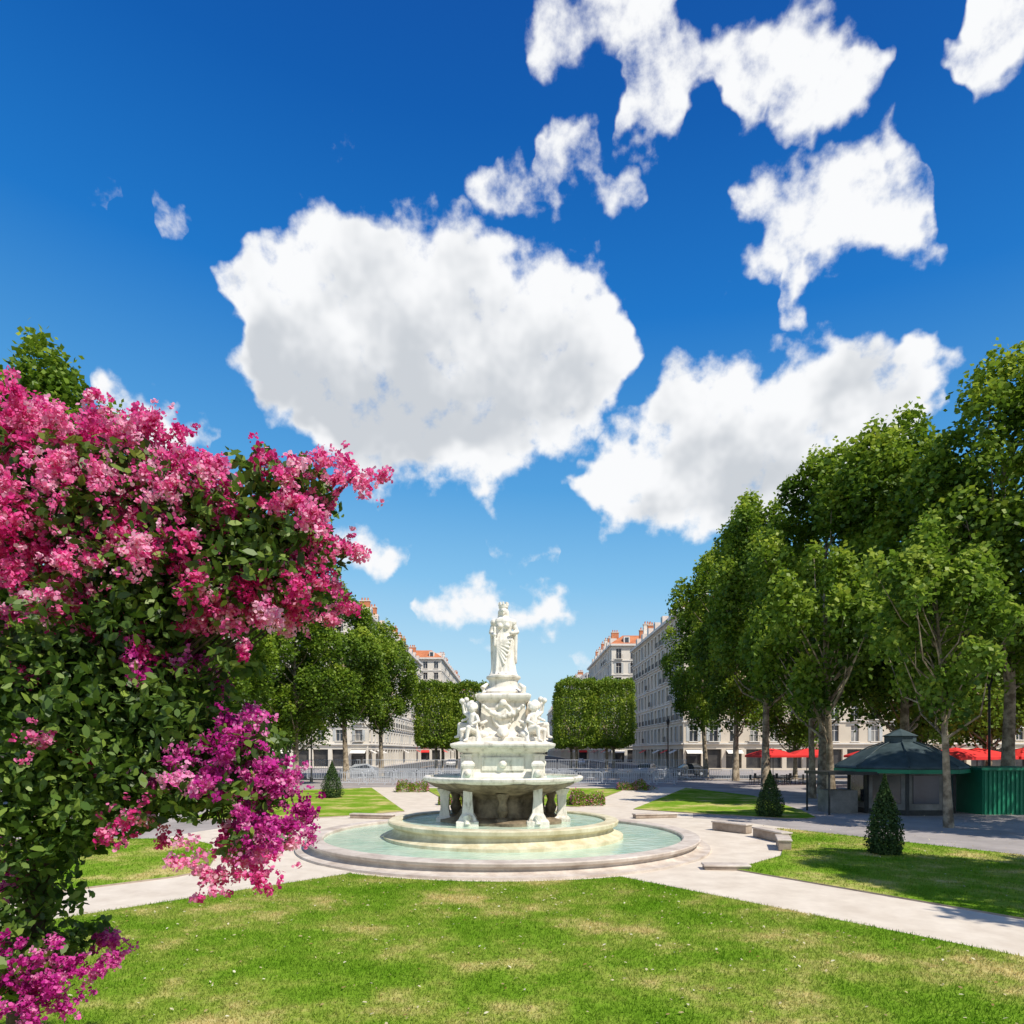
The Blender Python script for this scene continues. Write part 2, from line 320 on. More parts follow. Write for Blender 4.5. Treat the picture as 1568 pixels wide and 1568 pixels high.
sh=smath(nt,'MULTIPLY_ADD',smath(nt,'SUBTRACT',wn.outputs['Fac'],0.5),2.6,shade)
mr2=N(nt,'ShaderNodeMapRange',interpolation_type='SMOOTHSTEP'); mr2.inputs[1].default_value=0.15; mr2.inputs[2].default_value=1.15
nt.links.new(sh,mr2.inputs[0])
cc=N(nt,'ShaderNodeMix',data_type='RGBA'); nt.links.new(mr2.outputs[0],cc.inputs[0]); cc.inputs[6].default_value=(9.6,9.7,9.85,1); cc.inputs[7].default_value=(6.1,6.45,6.9,1)
fm=N(nt,'ShaderNodeMix',data_type='RGBA'); nt.links.new(mr.outputs[0],fm.inputs[0]); nt.links.new(mx.outputs[2],fm.inputs[6]); nt.links.new(cc.outputs[2],fm.inputs[7])
bg=N(nt,'ShaderNodeBackground'); bg.inputs['Strength'].default_value=0.1; nt.links.new(fm.outputs[2],bg.inputs[0])
wo=N(nt,'ShaderNodeOutputWorld'); nt.links.new(bg.outputs[0],wo.inputs[0])
scene.view_settings.view_transform='Standard'; scene.view_settings.look='None'; scene.view_settings.exposure=0
# ---------------------------------------------------------------- ground
def poly_sheet(name,pts,z,mat,skirt=0.0,edge=None):
    b=MB(); i=0
    b.v=[(x,y,z) for x,y in pts]; b.f=[tuple(range(len(pts)))]; b.m=[0]
    if skirt>0:
        n=len(pts); b.v+=[(x,y,z-skirt) for x,y in pts]
        for k in range(n):
            b.f.append((k,(k+1)%n,n+(k+1)%n,n+k)); b.m.append(1)
    return b.obj(name,[mat,'kerb'])
b=MB(); b.quad((-2500,-2500,0),(2500,-2500,0),(2500,4000,0),(-2500,4000,0)); b.obj('ground',['ground'])
FC=(-0.28,22.2)
def arc(c,r,a0,a1,n): return [(c[0]+r*math.cos(math.radians(a0+(a1-a0)*k/n)),c[1]+r*math.sin(math.radians(a0+(a1-a0)*k/n))) for k in range(n+1)]
path=empty('sand_path')
for k,(pts) in enumerate([arc(FC,11.8,0,354,60),[(-12.5,56),(14.8,56),(8,30),(-8,30)],[(-3,16),(-6.5,19),(-34,-8),(-26,-8)],[(2,15),(6,19.5),(26,-8),(16,-8)]]):
    o=poly_sheet('sand_surface',pts,0.004*(k+1),'sand'); o.parent=path
LAWN={}
LAWN['front']=arc(FC,6.85,-122,-65.5,24)+[(7.35,9.75),(13,2.4),(16,-6),(-26,-6),(-14,5.6),(-8.33,11.64)]
LAWN['L1']=[(-9.9,14.05),(-8.0,16.0),(-7.7,16.6),(-7.8,17.5),(-8.4,19.3),(-9.5,21.5),(-11,23),(-30,22),(-30,-6)]
LAWN['R1']=[(5.3,17.4),(6.3,17.8),(7.6,19.2),(8.5,21.2),(9.2,23.5),(9.7,25.4),(10.2,25.9),(10.8,25.3),(14.5,19.3),(24,5),(24,-6),(21.4,-6),(9.05,12)]
LAWN['R2']=[(6.2,34.7),(9,32.2),(12.0,30.0),(12.9,29.8),(13.6,30.4),(14.5,34),(16,45),(14,54.7)]
LAWN['L2']=[(-14,29.5),(-9.8,29.7),(-7.4,31.2),(-5.3,33.5),(-11.3,54.7),(-18.6,50)]
LAWN['C']=[(-3.0,36.5),(0.2,37.6),(3.6,36.2),(9.2,54),(-7.0,54)]
lawnobj={}
for k,p in LAWN.items():
    lawnobj[k]=poly_sheet('grass_lawn',p,0.05,'grass',0.05)
def inpoly(P,poly):
    x,y=P[:,0],P[:,1]; ins=np.zeros(len(P),bool); n=len(poly); j=n-1
    for i in range(n):
        xi,yi=poly[i]; xj,yj=poly[j]
        c=((yi>y)!=(yj>y))&(x<(xj-xi)*(y-yi)/(yj-yi+1e-12)+xi); ins^=c; j=i
    return ins
def blades(key,n,x0,x1,y0,y1,h,wd,pw=1.0):
    P=np.column_stack([RNG.uniform(x0,x1,n),y0+(y1-y0)*RNG.uniform(0,1,n)**pw]); P=P[inpoly(P,LAWN[key])]
    P=P[np.abs(P[:,0])<0.80*P[:,1]+0.6]
    n=len(P); a=RNG.uniform(0,2*math.pi,n); hh=h*RNG.uniform(0.4,1.2,n); ln=RNG.normal(0,0.5,(n,2))*hh[:,None]; ww=wd*RNG.uniform(.6,1.3,n)
    V=np.zeros((n,3,3)); dx=np.column_stack([np.cos(a),np.sin(a)])*ww[:,None]
    V[:,0,:2]=P-dx; V[:,1,:2]=P+dx; V[:,2,:2]=P+ln; V[:,:2,2]=0.048; V[:,2,2]=0.05+hh
    me=rawmesh('grass_blades',V.reshape(-1,3),3,np.repeat(np.clip(RNG.normal(0.5,0.2,n),0,1),3),'blade')
    o=place('grass_blades',me); o.parent=lawnobj[key]
blades('front',330000,-9.5,12,6.2,16.5,0.05,0.006,1.15)
blades('R1',90000,5,20,9,26,0.05,0.010)
blades('L1',50000,-20,-7,11,23,0.05,0.010)
M['litter']=mat_leaf('fallen_leaves',[(0,(0.25,0.16,0.05)),(0.5,(0.5,0.42,0.22)),(1,(0.72,0.68,0.5))],0.1,0.6,0.1,gloss=0)
n=1700; P=np.column_stack([RNG.uniform(-9,12,n),RNG.uniform(6.5,16.5,n),np.full(n,0.085)]); P=P[inpoly(P,LAWN['front'])]
n=1200; Q=np.column_stack([RNG.uniform(9,24,n),RNG.uniform(12,36,n),np.full(n,0.07)])
P=np.vstack([P,Q])
place('fallen_leaves',leafmesh('fallen_leaves',P,RNG.uniform(0.03,0.07,len(P)),RNG.uniform(0,1,len(P)),'litter',up=2.5,template=LEAF6))
b=MB(); b.quad((-24,84,0.012),(25,84,0.012),(25,600,0.012),(-24,600,0.012)); b.quad((-400,72,0.008),(400,72,0.008),(400,84,0.008),(-400,84,0.008))
b.obj('road',['asphalt'])
b=MB()
for x in (-16,16.5):
    b.box((x,340,0.06),(0.3,500,0.12),0)
b.box((0,71.8,0.06),(300,0.3,0.12),0)
for k in range(30): b.box((0,95+k*9,0.018),(0.15,3,0.004),1)
b.obj('kerb',['kerb','trim'])
# ---------------------------------------------------------------- fountain
fe=empty('fountain',(FC[0],FC[1],0))
b=MB()
b.lathe((0,0,0),[(6.5,0),(6.5,0.07),(6.28,0.08),(6.15,0.11),(6.08,0.16),(6.1,0.22),(6.2,0.26),(6.22,0.33),(6.19,0.355),(5.72,0.36),(5.68,0.33),(5.68,0.0)],128,0)
b.obj('outer_basin',['rim'],fe,True)
b=MB(); b.lathe((0,0,0),[(5.69,0.25),(3.6,0.25)],96,0); b.lathe((0,0,0),[(3.31,0.74),(0.01,0.74)],64,0); b.lathe((0,0,0),[(2.42,2.14),(0.9,2.14)],64,0)
b.obj('water',['water'],fe)
b=MB()
b.lathe((0,0,0),[(3.86,0.1),(3.86,0.34),(3.74,0.38),(3.62,0.42),(3.54,0.5),(3.54,0.58),(3.62,0.63),(3.70,0.68),(3.72,0.78),(3.68,0.81),(3.32,0.82),(3.29,0.79),(3.29,0.3)],112,0)
b.obj('inner_basin',['tier'],fe,True)
b=MB()
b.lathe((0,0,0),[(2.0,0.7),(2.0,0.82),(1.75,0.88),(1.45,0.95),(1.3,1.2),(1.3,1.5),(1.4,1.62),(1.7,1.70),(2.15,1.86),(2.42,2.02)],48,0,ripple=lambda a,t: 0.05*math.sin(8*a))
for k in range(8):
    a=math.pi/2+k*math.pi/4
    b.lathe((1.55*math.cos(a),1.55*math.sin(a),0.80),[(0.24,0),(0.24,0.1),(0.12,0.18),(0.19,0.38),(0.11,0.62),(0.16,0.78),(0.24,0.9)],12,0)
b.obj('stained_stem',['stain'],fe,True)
b=MB()
b.lathe((0,0,0),[(2.38,2.0),(2.50,2.03),(2.58,2.09),(2.60,2.16),(2.55,2.2),(2.44,2.2),(2.40,2.12),(2.40,2.05)],80,0)
b.obj('upper_bowl',['stone'],fe,True)
b=MB()
for sx,sy in ((-1,-1),(1,-1),(1,1),(-1,1)):
    b.sq((1.06*sx,1.55*sy,0),[(0.34,0.72),(0.34,0.88),(0.28,0.9),(0.24,1.0),(0.17,1.12),(0.135,1.5),(0.14,1.9),(0.17,2.0),(0.2,2.1),(0.19,2.2),(0.16,2.45),(0.2,2.55),(0.2,2.62),(0.12,2.7)],0)
    b.sphere((1.06*sx,1.55*sy-0.18*1,2.32),0.12,0)
    b.tube([(1.06*sx,1.55*sy+0.1*sy,1.0),(1.06*sx,1.55*sy+0.3*sy,1.0),(1.06*sx,1.55*sy+0.33*sy,0.8)],[0.1,0.12,0.1],10,0)
for sx in (-1,1):
    b.sq((1.88*sx,-.3,0),[(0.26,0.72),(0.26,0.86),(0.17,0.92),(0.13,1.2),(0.15,1.6),(0.25,1.8)],0)
b.obj('console_piers',['stone'],fe,False,0.015)
b=MB()
b.sq((0,0,0),[(1.36,2.06),(1.36,2.2),(1.28,2.26),(1.22,2.34),(1.20,2.85),(1.24,2.93),(1.36,2.98),(1.42,3.06),(1.56,3.10),(1.60,3.16),(1.60,3.22),(1.48,3.26),(1.30,3.30)],0)
for sx in (-1,1):
    for sy in (-1,1):
        b.sq((sx*1.13,sy*1.13,0),[(0.19,2.26),(0.17,2.34),(0.16,2.82),(0.2,2.9)],0)
for k in range(4):
    a=k*math.pi/2; nx,ny=math.sin(a),-math.cos(a)
    b.box((nx*1.235,ny*1.235,2.6),(1.3 if k%2==0 else 0.06,0.06 if k%2==0 else 1.3,0.42),0)
    b.sphere((nx*1.27,ny*1.27,2.6),0.13,0,sc=(1,1,1))
b.sq((0,0,0),[(1.12,3.26),(1.12,3.42),(0.98,3.46),(0.80,3.6),(0.74,3.8),(0.70,4.3),(0.70,4.52),(0.76,4.58),(0.84,4.64),(0.88,4.72),(0.88,4.78),(0.78,4.83)],0)
b.lathe((0,0,0),[(0.72,4.8),(0.74,4.9),(0.62,4.97),(0.50,5.05),(0.46,5.2),(0.48,5.3),(0.56,5.36),(0.56,5.43),(0.46,5.47)],32,0,True)
b.obj('pedestal',['stone'],fe,True,0.012)
b=MB()
for k in range(4):
    a=k*math.pi/2; R=Matrix.Rotation(a,3,'Z')
    def T(p): return tuple(R@Vector(p))
    b.sphere(T((0,-0.78,4.1)),0.24,0,sc=(1 if k%2==0 else .4,.4 if k%2==0 else 1,1.35))
    b.tube([T((0.3*math.cos(t),-0.82,4.1+0.38*math.sin(t))) for t in [i*math.pi/8 for i in range(17)]],[0.06]*17,8,0)
    b.tube([T((x,-0.86,4.42-0.35*(1-(x/0.62)**2))) for x in [-.62+.155*i for i in range(9)]],[0.06,0.07,0.09,0.1,0.11,0.1,0.09,0.07,0.06],8,0)
    b.sphere(T((0,-0.85,4.5)),0.13,0)
    for s in (-1,1):
        b.tube([T((s*0.5,-0.95,3.45)),T((s*0.72,-1.0,3.6)),T((s*0.7,-0.95,3.85)),T((s*0.5,-0.85,3.95))],[0.12,0.1,0.08,0.05],8,0)
        b.tube([T((s*0.62,-0.62,4.85)),T((s*0.66,-0.66,5.0)),T((s*0.5,-0.5,5.15))],[0.1,0.09,0.05],8,0)
    b.sphere(T((0,-1.0,3.58)),0.2,0); b.sphere(T((0,-1.15,3.5)),0.1,0)
    for q in range(9): b.sphere(T((-.62+.155*q,-0.93,4.42-0.35*(1-((-.62+.155*q)/0.62)**2)+.03*(q%2))),0.055,0)
o=b.obj('ornament',['stone'],fe,True)
o.modifiers.new('fuse','REMESH').mode='VOXEL'; o.modifiers['fuse'].voxel_size=0.025; o.modifiers['fuse'].use_smooth_shade=True
b=MB()
b.caps((0,0,0.25),(0,-0.02,0.48),0.17,0.15); b.caps((0,-0.02,0.5),(0,-0.03,0.68),0.16,0.13); b.caps((0,-.03,.72),(0,-.04,.8),.06,.06)
b.sphere((0,-0.06,0.92),0.135,0,sc=(.92,1,1.1)); b.sphere((0,-0.19,0.90),0.025); b.sphere((0,0.0,0.97),0.14)
for s in (-1,1): b.sphere((s*.06,-.15,.95),.03); b.sphere((s*.125,-.04,.91),.03)
b.caps((0.09,0,0.24),(0.17,-0.38,0.30),0.12,0.085); b.caps((0.17,-0.38,0.30),(0.15,-0.42,-0.05),0.08,0.05); b.caps((.15,-.42,-.07),(.16,-.54,-.1),.05,.035)
b.caps((-0.09,0,0.24),(-0.2,-0.33,0.22),0.12,0.085); b.caps((-0.2,-0.33,0.22),(-0.22,-0.3,-0.12),0.08,0.05); b.caps((-.22,-.3,-.13),(-.25,-.42,-.16),.05,.035)
b.caps((0.16,-0.02,0.66),(0.34,-0.1,0.5),0.07,0.055); b.caps((0.34,-.1,.5),(0.28,-0.3,0.42),.05,.04)
b.caps((-0.16,-0.02,0.66),(-0.36,-0.08,0.8),0.07,0.055); b.caps((-.36,-.08,.8),(-0.34,-0.16,1.05),.05,.038); b.sphere((-.34,-.17,1.09),.05)
b.caps((-0.3,0.1,0.05),(0.3,0.1,0.1),0.15,0.12); b.caps((.2,.05,.1),(.3,-.1,-.2),.12,.06); b.caps((-.25,.0,.1),(0,-.2,.22),.09,.1)
b.sphere((-.33,-.2,1.15),.09)
cher=b.obj('cherub',['stone_statue'],fe,True)
md=cher.modifiers.new('fuse','REMESH'); md.mode='VOXEL'; md.voxel_size=0.02; md.use_smooth_shade=True
pos_=[(-1.0,-0.98,-45),(1.0,-0.98,45),(1.0,1.0,135),(-1.0,1.0,-135),(-1.12,0,-90),(1.12,0,90)]
for i,(x,y,r) in enumerate(pos_):
    if i==0: o=cher
    else:
        o=bpy.data.objects.new('cherub',cher.data); link(o); o.parent=fe
        md=o.modifiers.new('fuse','REMESH'); md.mode='VOXEL'; md.voxel_size=0.02; md.use_smooth_shade=True
    o.location=(x*0.92,y*0.92,3.42 if i<4 else 3.55); o.rotation_euler=(0,0,math.radians(r)); sc_=(1.0,1.0,1.0) if i%2==0 else (-1.0,1,1.02)
    o.scale=sc_
b=MB()
def rip(a,t): return 0.075*math.sin(9*a+2.2*math.sin(a*2)+t*1.5)*(1-t)**0.5+0.035*math.sin(17*a+t*4)*(1-t)
secs=[(0.42,0.0),(0.44,0.03),(0.40,0.12),(0.37,0.35),(0.345,0.6),(0.335,0.85),(0.35,1.0),(0.345,1.12),(0.30,1.25),(0.255,1.38),(0.27,1.52),(0.31,1.66),(0.33,1.76),(0.30,1.84),(0.18,1.90),(0.10,1.94)]
prof=[]
for i in range(len(secs)-1):
    for k in range(4):
        t=k/4; prof.append((secs[i][0]*(1-t)+secs[i+1][0]*t,secs[i][1]*(1-t)+secs[i+1][1]*t))
prof.append(secs[-1])
b.lathe((0,0,0),prof,72,0,True,0,1.0,0.78,rip)
b.caps((0,0,1.88),(0,-.01,2.02),.085,.08)
b.sphere((0,-0.03,2.12),0.135,0,sc=(.88,1.0,1.15)); b.sphere((0,0.03,2.15),0.145); b.sphere((0,0.12,2.06),0.10)
b.sphere((0,-.17,2.10),.022,sc=(1,1,1.6)); b.sphere((0,-.14,2.01),.035)
for s in (-1,1): b.sphere((s*.05,-.135,2.14),.022); b.caps((s*.12,.02,2.1),(s*.13,.06,1.85),.06,.07)
for s in (-1,1):
    b.sphere((s*.12,-.2,1.60),.095)
b.caps((-.3,-.02,1.74),(.3,-.02,1.74),.13,.13)
for k in range(7):
    t=k/6; b.caps((0.26-0.04*k,-0.24-0.01*k,1.15-0.13*k),(-0.30+0.02*k,-0.18,1.05-0.05*k+0.1),0.035,0.05)
b.caps((-.31,0,1.72),(-.40,-.02,1.42),.095,.08); b.caps((-.40,-.02,1.42),(-.30,-.26,1.30),.075,.05); b.sphere((-.28,-.30,1.30),.06)
b.caps((.31,0,1.72),(.44,0,1.44),.095,.08); b.caps((.44,0,1.44),(.27,-.26,1.36),.075,.05); b.sphere((.25,-.29,1.36),.06)
for k in range(4): b.caps((.40-.03*k,.0+.04*k,1.4),(.40-.02*k,.02+.03*k,.45),.07,.05)
b.caps((-.38,.05,1.4),(-.36,.1,.3),.06,.05)
b.caps((-.28,-.30,.95),(-.28,-.30,1.52),.03,.045)
b.caps((.12,-.3,.04),(.12,-.42,.02),.06,.04); b.caps((-.12,-.3,.04),(-.12,-.4,.02),.06,.04)
b.lathe((0,0,2.2),[(0.125,0),(0.155,0.02),(0.16,0.12),(0.12,0.12),(0.11,0.04)],24,0,True)
for k in range(8):
    a=k*math.pi/4; b.box((.14*math.cos(a),.14*math.sin(a),2.35),(.06,.06,.1),0,a)
st=b.obj('statue',['stone_statue'],None,True,loc=(FC[0],FC[1],5.45))
md=st.modifiers.new('fuse','REMESH'); md.mode='VOXEL'; md.voxel_size=0.014; md.use_smooth_shade=True
# ---------------------------------------------------------------- low stone blocks
def block(x,y,rot,L=1.7,h=0.28,nm='stone_block'):
    b=MB(); b.box((0,0,h/2-.03),(L,0.36,h-.06),1); b.box((0,0,h-.028),(L+.06,0.42,0.06),0)
    o=b.obj(nm,['rim','kerb'],None,False,0.02); o.location=(x,y,0.016); o.rotation_euler=(0,0,math.radians(rot))
block(8.15,25.2,-55,1.5,.34); block(8.75,22.9,-78,1.7,.34); block(8.35,20.9,-108,1.3,.34); block(5.4,17.15,-5,1.1,.14)
block(-6.2,30.2,-12,2,.2); block(6.4,30.4,14,2,.2)
# ---------------------------------------------------------------- trees
def crown_points(rng,h,zb,R,nclump,perc,cr,irr=0.0):
    pts=[];tint=[];cent=[];rads=[]
    zc=(h+zb)/2; az=(h-zb)/2; ph=rng.uniform(0,6.28,3)
    for i in range(nclump):
        while True:
            p=rng.uniform(-1,1,3); d=np.linalg.norm(p)
            if 0.5<d<1.0: break
        p=p/d*(0.5+0.5*d)*rng.uniform(0.82,1.16)
        az_=math.atan2(p[1],p[0]); p[:2]*=1+irr*math.sin(2*az_+ph[0]+2.5*p[2])+irr*0.6*math.sin(3*az_+ph[1]-4*p[2])
        z=p[2]; prof=(1.0 if z<0 else 1-0.2*z*z)*(1.0 if z>-0.5 else 0.95)
        c=np.array([p[0]*R*prof*0.9,p[1]*R*prof*0.9,zc+z*(az-cr*0.9)])
        r=cr*rng.uniform(0.5,1.35); cent.append(c); rads.append(r)
        n=int(perc*(r/cr)**2)
        q=rng.normal(size=(n,3)); q[:,2]+=0.35; q/=np.linalg.norm(q,axis=1)[:,None]
        rr=rng.uniform(0.3,1.0,n)**0.5*(1+rng.normal(0,0.15,n)); q=q*rr[:,None]*r; q[:,2]*=1.35
        q[:,0]*=1-0.22*np.clip(q[:,2]/r,-1,1.5); q[:,1]*=1-0.22*np.clip(q[:,2]/r,-1,1.5)
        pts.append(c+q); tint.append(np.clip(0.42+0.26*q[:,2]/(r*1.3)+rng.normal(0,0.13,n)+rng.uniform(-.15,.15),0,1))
    return np.vstack(pts),np.concatenate(tint),cent,rads
def make_tree(seed,h,zb,R,nclump,perc,cr,leaf,trunk_r,mat='leaf',lean=(0,0),irr=0.1):
    rng=np.random.default_rng(seed)
    P,T,cent,rads=crown_points(rng,h,zb,R,nclump,perc,cr,irr)
    P[:,0]+=lean[0]*P[:,2]/h; P[:,1]+=lean[1]*P[:,2]/h
    cz=(h+zb)/2; nb=(P-np.array([lean[0]*.5,lean[1]*.5,cz-1])); nb/= (np.linalg.norm(nb,axis=1)[:,None]+1e-6)
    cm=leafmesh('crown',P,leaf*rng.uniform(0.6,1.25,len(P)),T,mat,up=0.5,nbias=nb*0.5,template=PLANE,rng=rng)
    b=MB(); pts=[];rad=[]
    top=zb+(h-zb)*0.72; wob=rng.normal(0,0.18,(7,2))*trunk_r*3
    for k in range(7):
        t=k/6; pts.append((wob[k][0]*t+lean[0]*t*top/h,wob[k][1]*t+lean[1]*t*top/h,top*t)); rad.append(trunk_r*(1.25 if k==0 else 1-0.8*t))
    b.tube(pts,rad,10,0)
    idx=rng.permutation(len(cent))[:40]
    for j in idx:
        c=np.array(cent[j]); c[0]+=lean[0]*c[2]/h; c[1]+=lean[1]*c[2]/h
        z0=max(zb*0.62,min(c[2]-1.5-0.5*math.hypot(c[0],c[1]),top*0.95)); t=z0/top; k=min(5,int(t*6)); f=t*6-k
        s=np.array(pts[k])*(1-f)+np.array(pts[k+1])*f
        mid=(s+c)/2+np.array([0,0,-0.1*np.linalg.norm(c-s)])+rng.normal(0,0.2,3)
        r0=trunk_r*(0.42-0.25*t)
        b.tube([tuple(s),tuple(mid),tuple(c)],[r0,r0*0.65,r0*0.2],6,0)
    o=b.obj('trunk',['bark'],None,'all'); tm=o.data; bpy.data.objects.remove(o)
    return cm,tm
def put_tree(v,x,y,rot=0,s=1.0,sz=None,name='plane_tree'):
    e=empty(name,(x,y,0)); place('crown',v[0],e); place('trunk',v[1],e)
    e.rotation_euler=(0,0,rot); e.scale=(s,s,sz or s)
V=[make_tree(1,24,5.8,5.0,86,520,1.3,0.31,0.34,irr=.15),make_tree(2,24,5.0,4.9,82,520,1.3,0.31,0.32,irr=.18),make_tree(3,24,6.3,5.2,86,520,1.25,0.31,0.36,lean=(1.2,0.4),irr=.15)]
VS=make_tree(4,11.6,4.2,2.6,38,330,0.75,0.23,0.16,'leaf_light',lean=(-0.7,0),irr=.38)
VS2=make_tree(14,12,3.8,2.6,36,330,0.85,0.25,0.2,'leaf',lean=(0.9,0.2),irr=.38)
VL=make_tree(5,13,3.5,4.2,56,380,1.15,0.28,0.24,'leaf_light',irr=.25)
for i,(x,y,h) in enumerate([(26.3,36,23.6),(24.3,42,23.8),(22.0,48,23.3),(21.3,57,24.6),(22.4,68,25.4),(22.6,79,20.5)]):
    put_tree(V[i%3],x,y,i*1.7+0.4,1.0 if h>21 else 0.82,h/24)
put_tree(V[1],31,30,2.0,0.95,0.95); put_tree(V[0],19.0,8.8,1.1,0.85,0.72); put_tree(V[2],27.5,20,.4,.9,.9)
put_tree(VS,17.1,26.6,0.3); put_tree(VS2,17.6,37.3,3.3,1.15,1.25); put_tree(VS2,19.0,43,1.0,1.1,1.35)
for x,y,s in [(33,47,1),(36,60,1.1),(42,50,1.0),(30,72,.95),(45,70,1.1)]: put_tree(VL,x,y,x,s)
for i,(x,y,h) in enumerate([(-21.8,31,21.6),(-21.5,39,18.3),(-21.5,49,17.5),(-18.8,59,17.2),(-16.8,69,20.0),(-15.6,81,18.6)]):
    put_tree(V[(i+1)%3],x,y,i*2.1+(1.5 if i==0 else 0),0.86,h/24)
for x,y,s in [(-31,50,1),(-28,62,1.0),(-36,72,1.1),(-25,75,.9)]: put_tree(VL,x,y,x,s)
def box_tree(w,d,z0,z1,seed):
    rng=np.random.default_rng(seed); n=15000
    P=rng.uniform(-1,1,(n,3)); ax=rng.integers(0,3,n); sg=rng.choice([-1,1],n); P[np.arange(n),ax]=sg*rng.uniform(0.82,1.0,n)
    ln=(np.abs(P)**5).sum(1)**(1/5); P=P/np.maximum(1,ln)[:,None]
    Q=np.column_stack([P[:,0]*w/2,P[:,1]*d/2,(z0+z1)/2+P[:,2]*(z1-z0)/2]); Q+=rng.normal(0,0.13,(n,3)); Q+=0.18*np.sin(Q[:,[1,2,0]]*2.3+seed)
    nb=np.zeros((n,3)); nb[np.arange(n),ax]=sg
    cm=leafmesh('crown',Q,0.26*rng.uniform(.6,1.2,n),np.clip(rng.normal(0.6,.2,n),0,1),'leaf',up=0.3,nbias=nb*0.6,template=PLANE,rng=rng)
    b=MB(); b.tube([(0,0,0),(0.1,0,2),(0,0,z0+1.5)],[.24,.19,.15],8); 
    for k in range(7): b.tube([(0,0,z0-0.5),(rng.uniform(-w/2,w/2),rng.uniform(-d/2,d/2),(z0+z1)/2)],[.11,.04],5)
    o=b.obj('trunk',['bark'],None,'all'); tm=o.data; bpy.data.objects.remove(o); return cm,tm
BT=[box_tree(4.9,5,3.6,11.9,21),box_tree(5.2,5,3.5,12.3,22)]
for v,x,y in [(0,-9.9,88),(0,-5.4,88.5),(0,-10.2,99),(1,8.3,88),(1,13.2,88.6),(1,13.6,98),(1,9,104),(0,-9,110)]:
    put_tree(BT[v],x,y,0,name='clipped_lime_tree')
def cone_shrub(h,r,seed,n=9000):
    rng=np.random.default_rng(seed); t=rng.uniform(0,1,n)**1.4; a=rng.uniform(0,2*math.pi,n)
    prof=np.sin(np.clip((1-t)*1.25+0.05,0,1)*math.pi/2)*(1-t)**0.35*(0.75+0.25*np.minimum(1,t*8)); rr=r*prof*rng.uniform(0.5,1.08,n)*(1+0.1*np.sin(a*5+t*9))
    P=np.column_stack([rr*np.cos(a),rr*np.sin(a),t*h+0.04]); nb=np.column_stack([np.cos(a),np.sin(a),np.full(n,0.3)])
    return leafmesh('clipped_conifer',P,0.075*rng.uniform(.6,1.3,n),np.clip(rng.normal(.5,.22,n),0,1),'leaf_dark',nbias=nb*.8,rng=rng)
for x,y,h,r,s in [(11.7,30.8,2.05,.62,31),(10.7,19.5,2.25,.5,32),(-11.4,43,2.3,.7,33)]:
    place('conical_shrub',cone_shrub(h,r,s),None,(x,y,0.04))
def flowerbed(x,y,r,h,seed):
    rng=np.random.default_rng(seed); n=3500; q=rng.normal(size=(n,3)); q/=np.linalg.norm(q,axis=1)[:,None]; q*=rng.uniform(.5,1,n)[:,None]; q[:,2]=abs(q[:,2])
    q*=(1+0.25*np.sin(q[:,[0]]*7+seed))
    P=q*np.array([r,r*.7,h]); e=empty('flower_bed',(x,y,0.05))
    place('leaves',leafmesh('leaves',P,0.1,np.clip(rng.normal(.6,.2,n),0,1),'leaf',rng=rng),e)
    P2=P[:700]*1.05; place('blossoms',leafmesh('blossoms',P2,0.09,rng.uniform(0,1,700),'petal',rng=rng),e)
flowerbed(3.9,37.5,1.3,.75,41); flowerbed(-7.4,50,1.6,.8,42); flowerbed(-3.3,38,1.0,.5,43); flowerbed(9.5,52,1.5,.7,44)
# ---------------------------------------------------------------- crape myrtle (foreground)
rng=np.random.default_rng(77)
BX,BY=-3.3,4.4
be=empty('crape_myrtle_bush',(BX,BY,0))
F=[(-2.94,5.0,.12,0),(-2.78,4.86,.2,0),(-2.55,4.92,.15,0),(-2.2,4.97,.10,0),(-2.27,4.84,.17,0),(-1.93,4.68,.18,0),(-2.9,4.58,.27,0),(-2.5,4.6,.26,0),(-2.15,4.56,.25,0),(-1.82,4.54,.18,0),(-2.82,4.25,.27,0),(-2.8,3.98,.24,0),(-2.4,4.32,.22,0),(-2.1,4.25,.2,0),(-1.94,4.10,.2,0),(-1.75,3.9,.2,0),(-1.52,3.82,.17,0),(-2.6,3.78,.13,0),
(-0.98,4.76,.08,0),(-1.12,4.72,.11,0),(-1.26,4.62,.12,0),(-1.40,4.48,.10,0),(-1.2,4.42,.12,0),(-1.03,4.33,.09,0),(-1.32,4.22,.12,0),(-1.13,4.12,.11,0),(-1.34,3.96,.14,0),
(-2.13,3.54,.14,1),(-2.3,3.62,.12,0),(-2.67,3.0,.10,0),(-2.95,3.4,.12,0),
(-1.7,3.15,.13,1),(-1.63,2.96,.16,1),(-1.9,2.92,.12,1),(-2.1,2.77,.10,1),(-1.48,2.8,.15,1),(-1.7,2.7,.15,1),(-2.2,2.58,.10,0),(-1.36,2.56,.10,1),(-1.6,2.5,.17,1),(-1.75,2.36,.13,0),(-1.48,2.36,.11,0),(-1.76,2.24,.06,0),
(-2.85,1.83,.10,1),(-2.68,1.66,.13,1),(-2.95,1.6,.15,1),(-2.85,1.48,.12,1),
(-3.3,4.9,.25,0),(-3.3,4.5,.3,0),(-3.35,4.1,.28,0),(-3.35,2.2,.2,1),(-3.3,1.6,.2,1)]
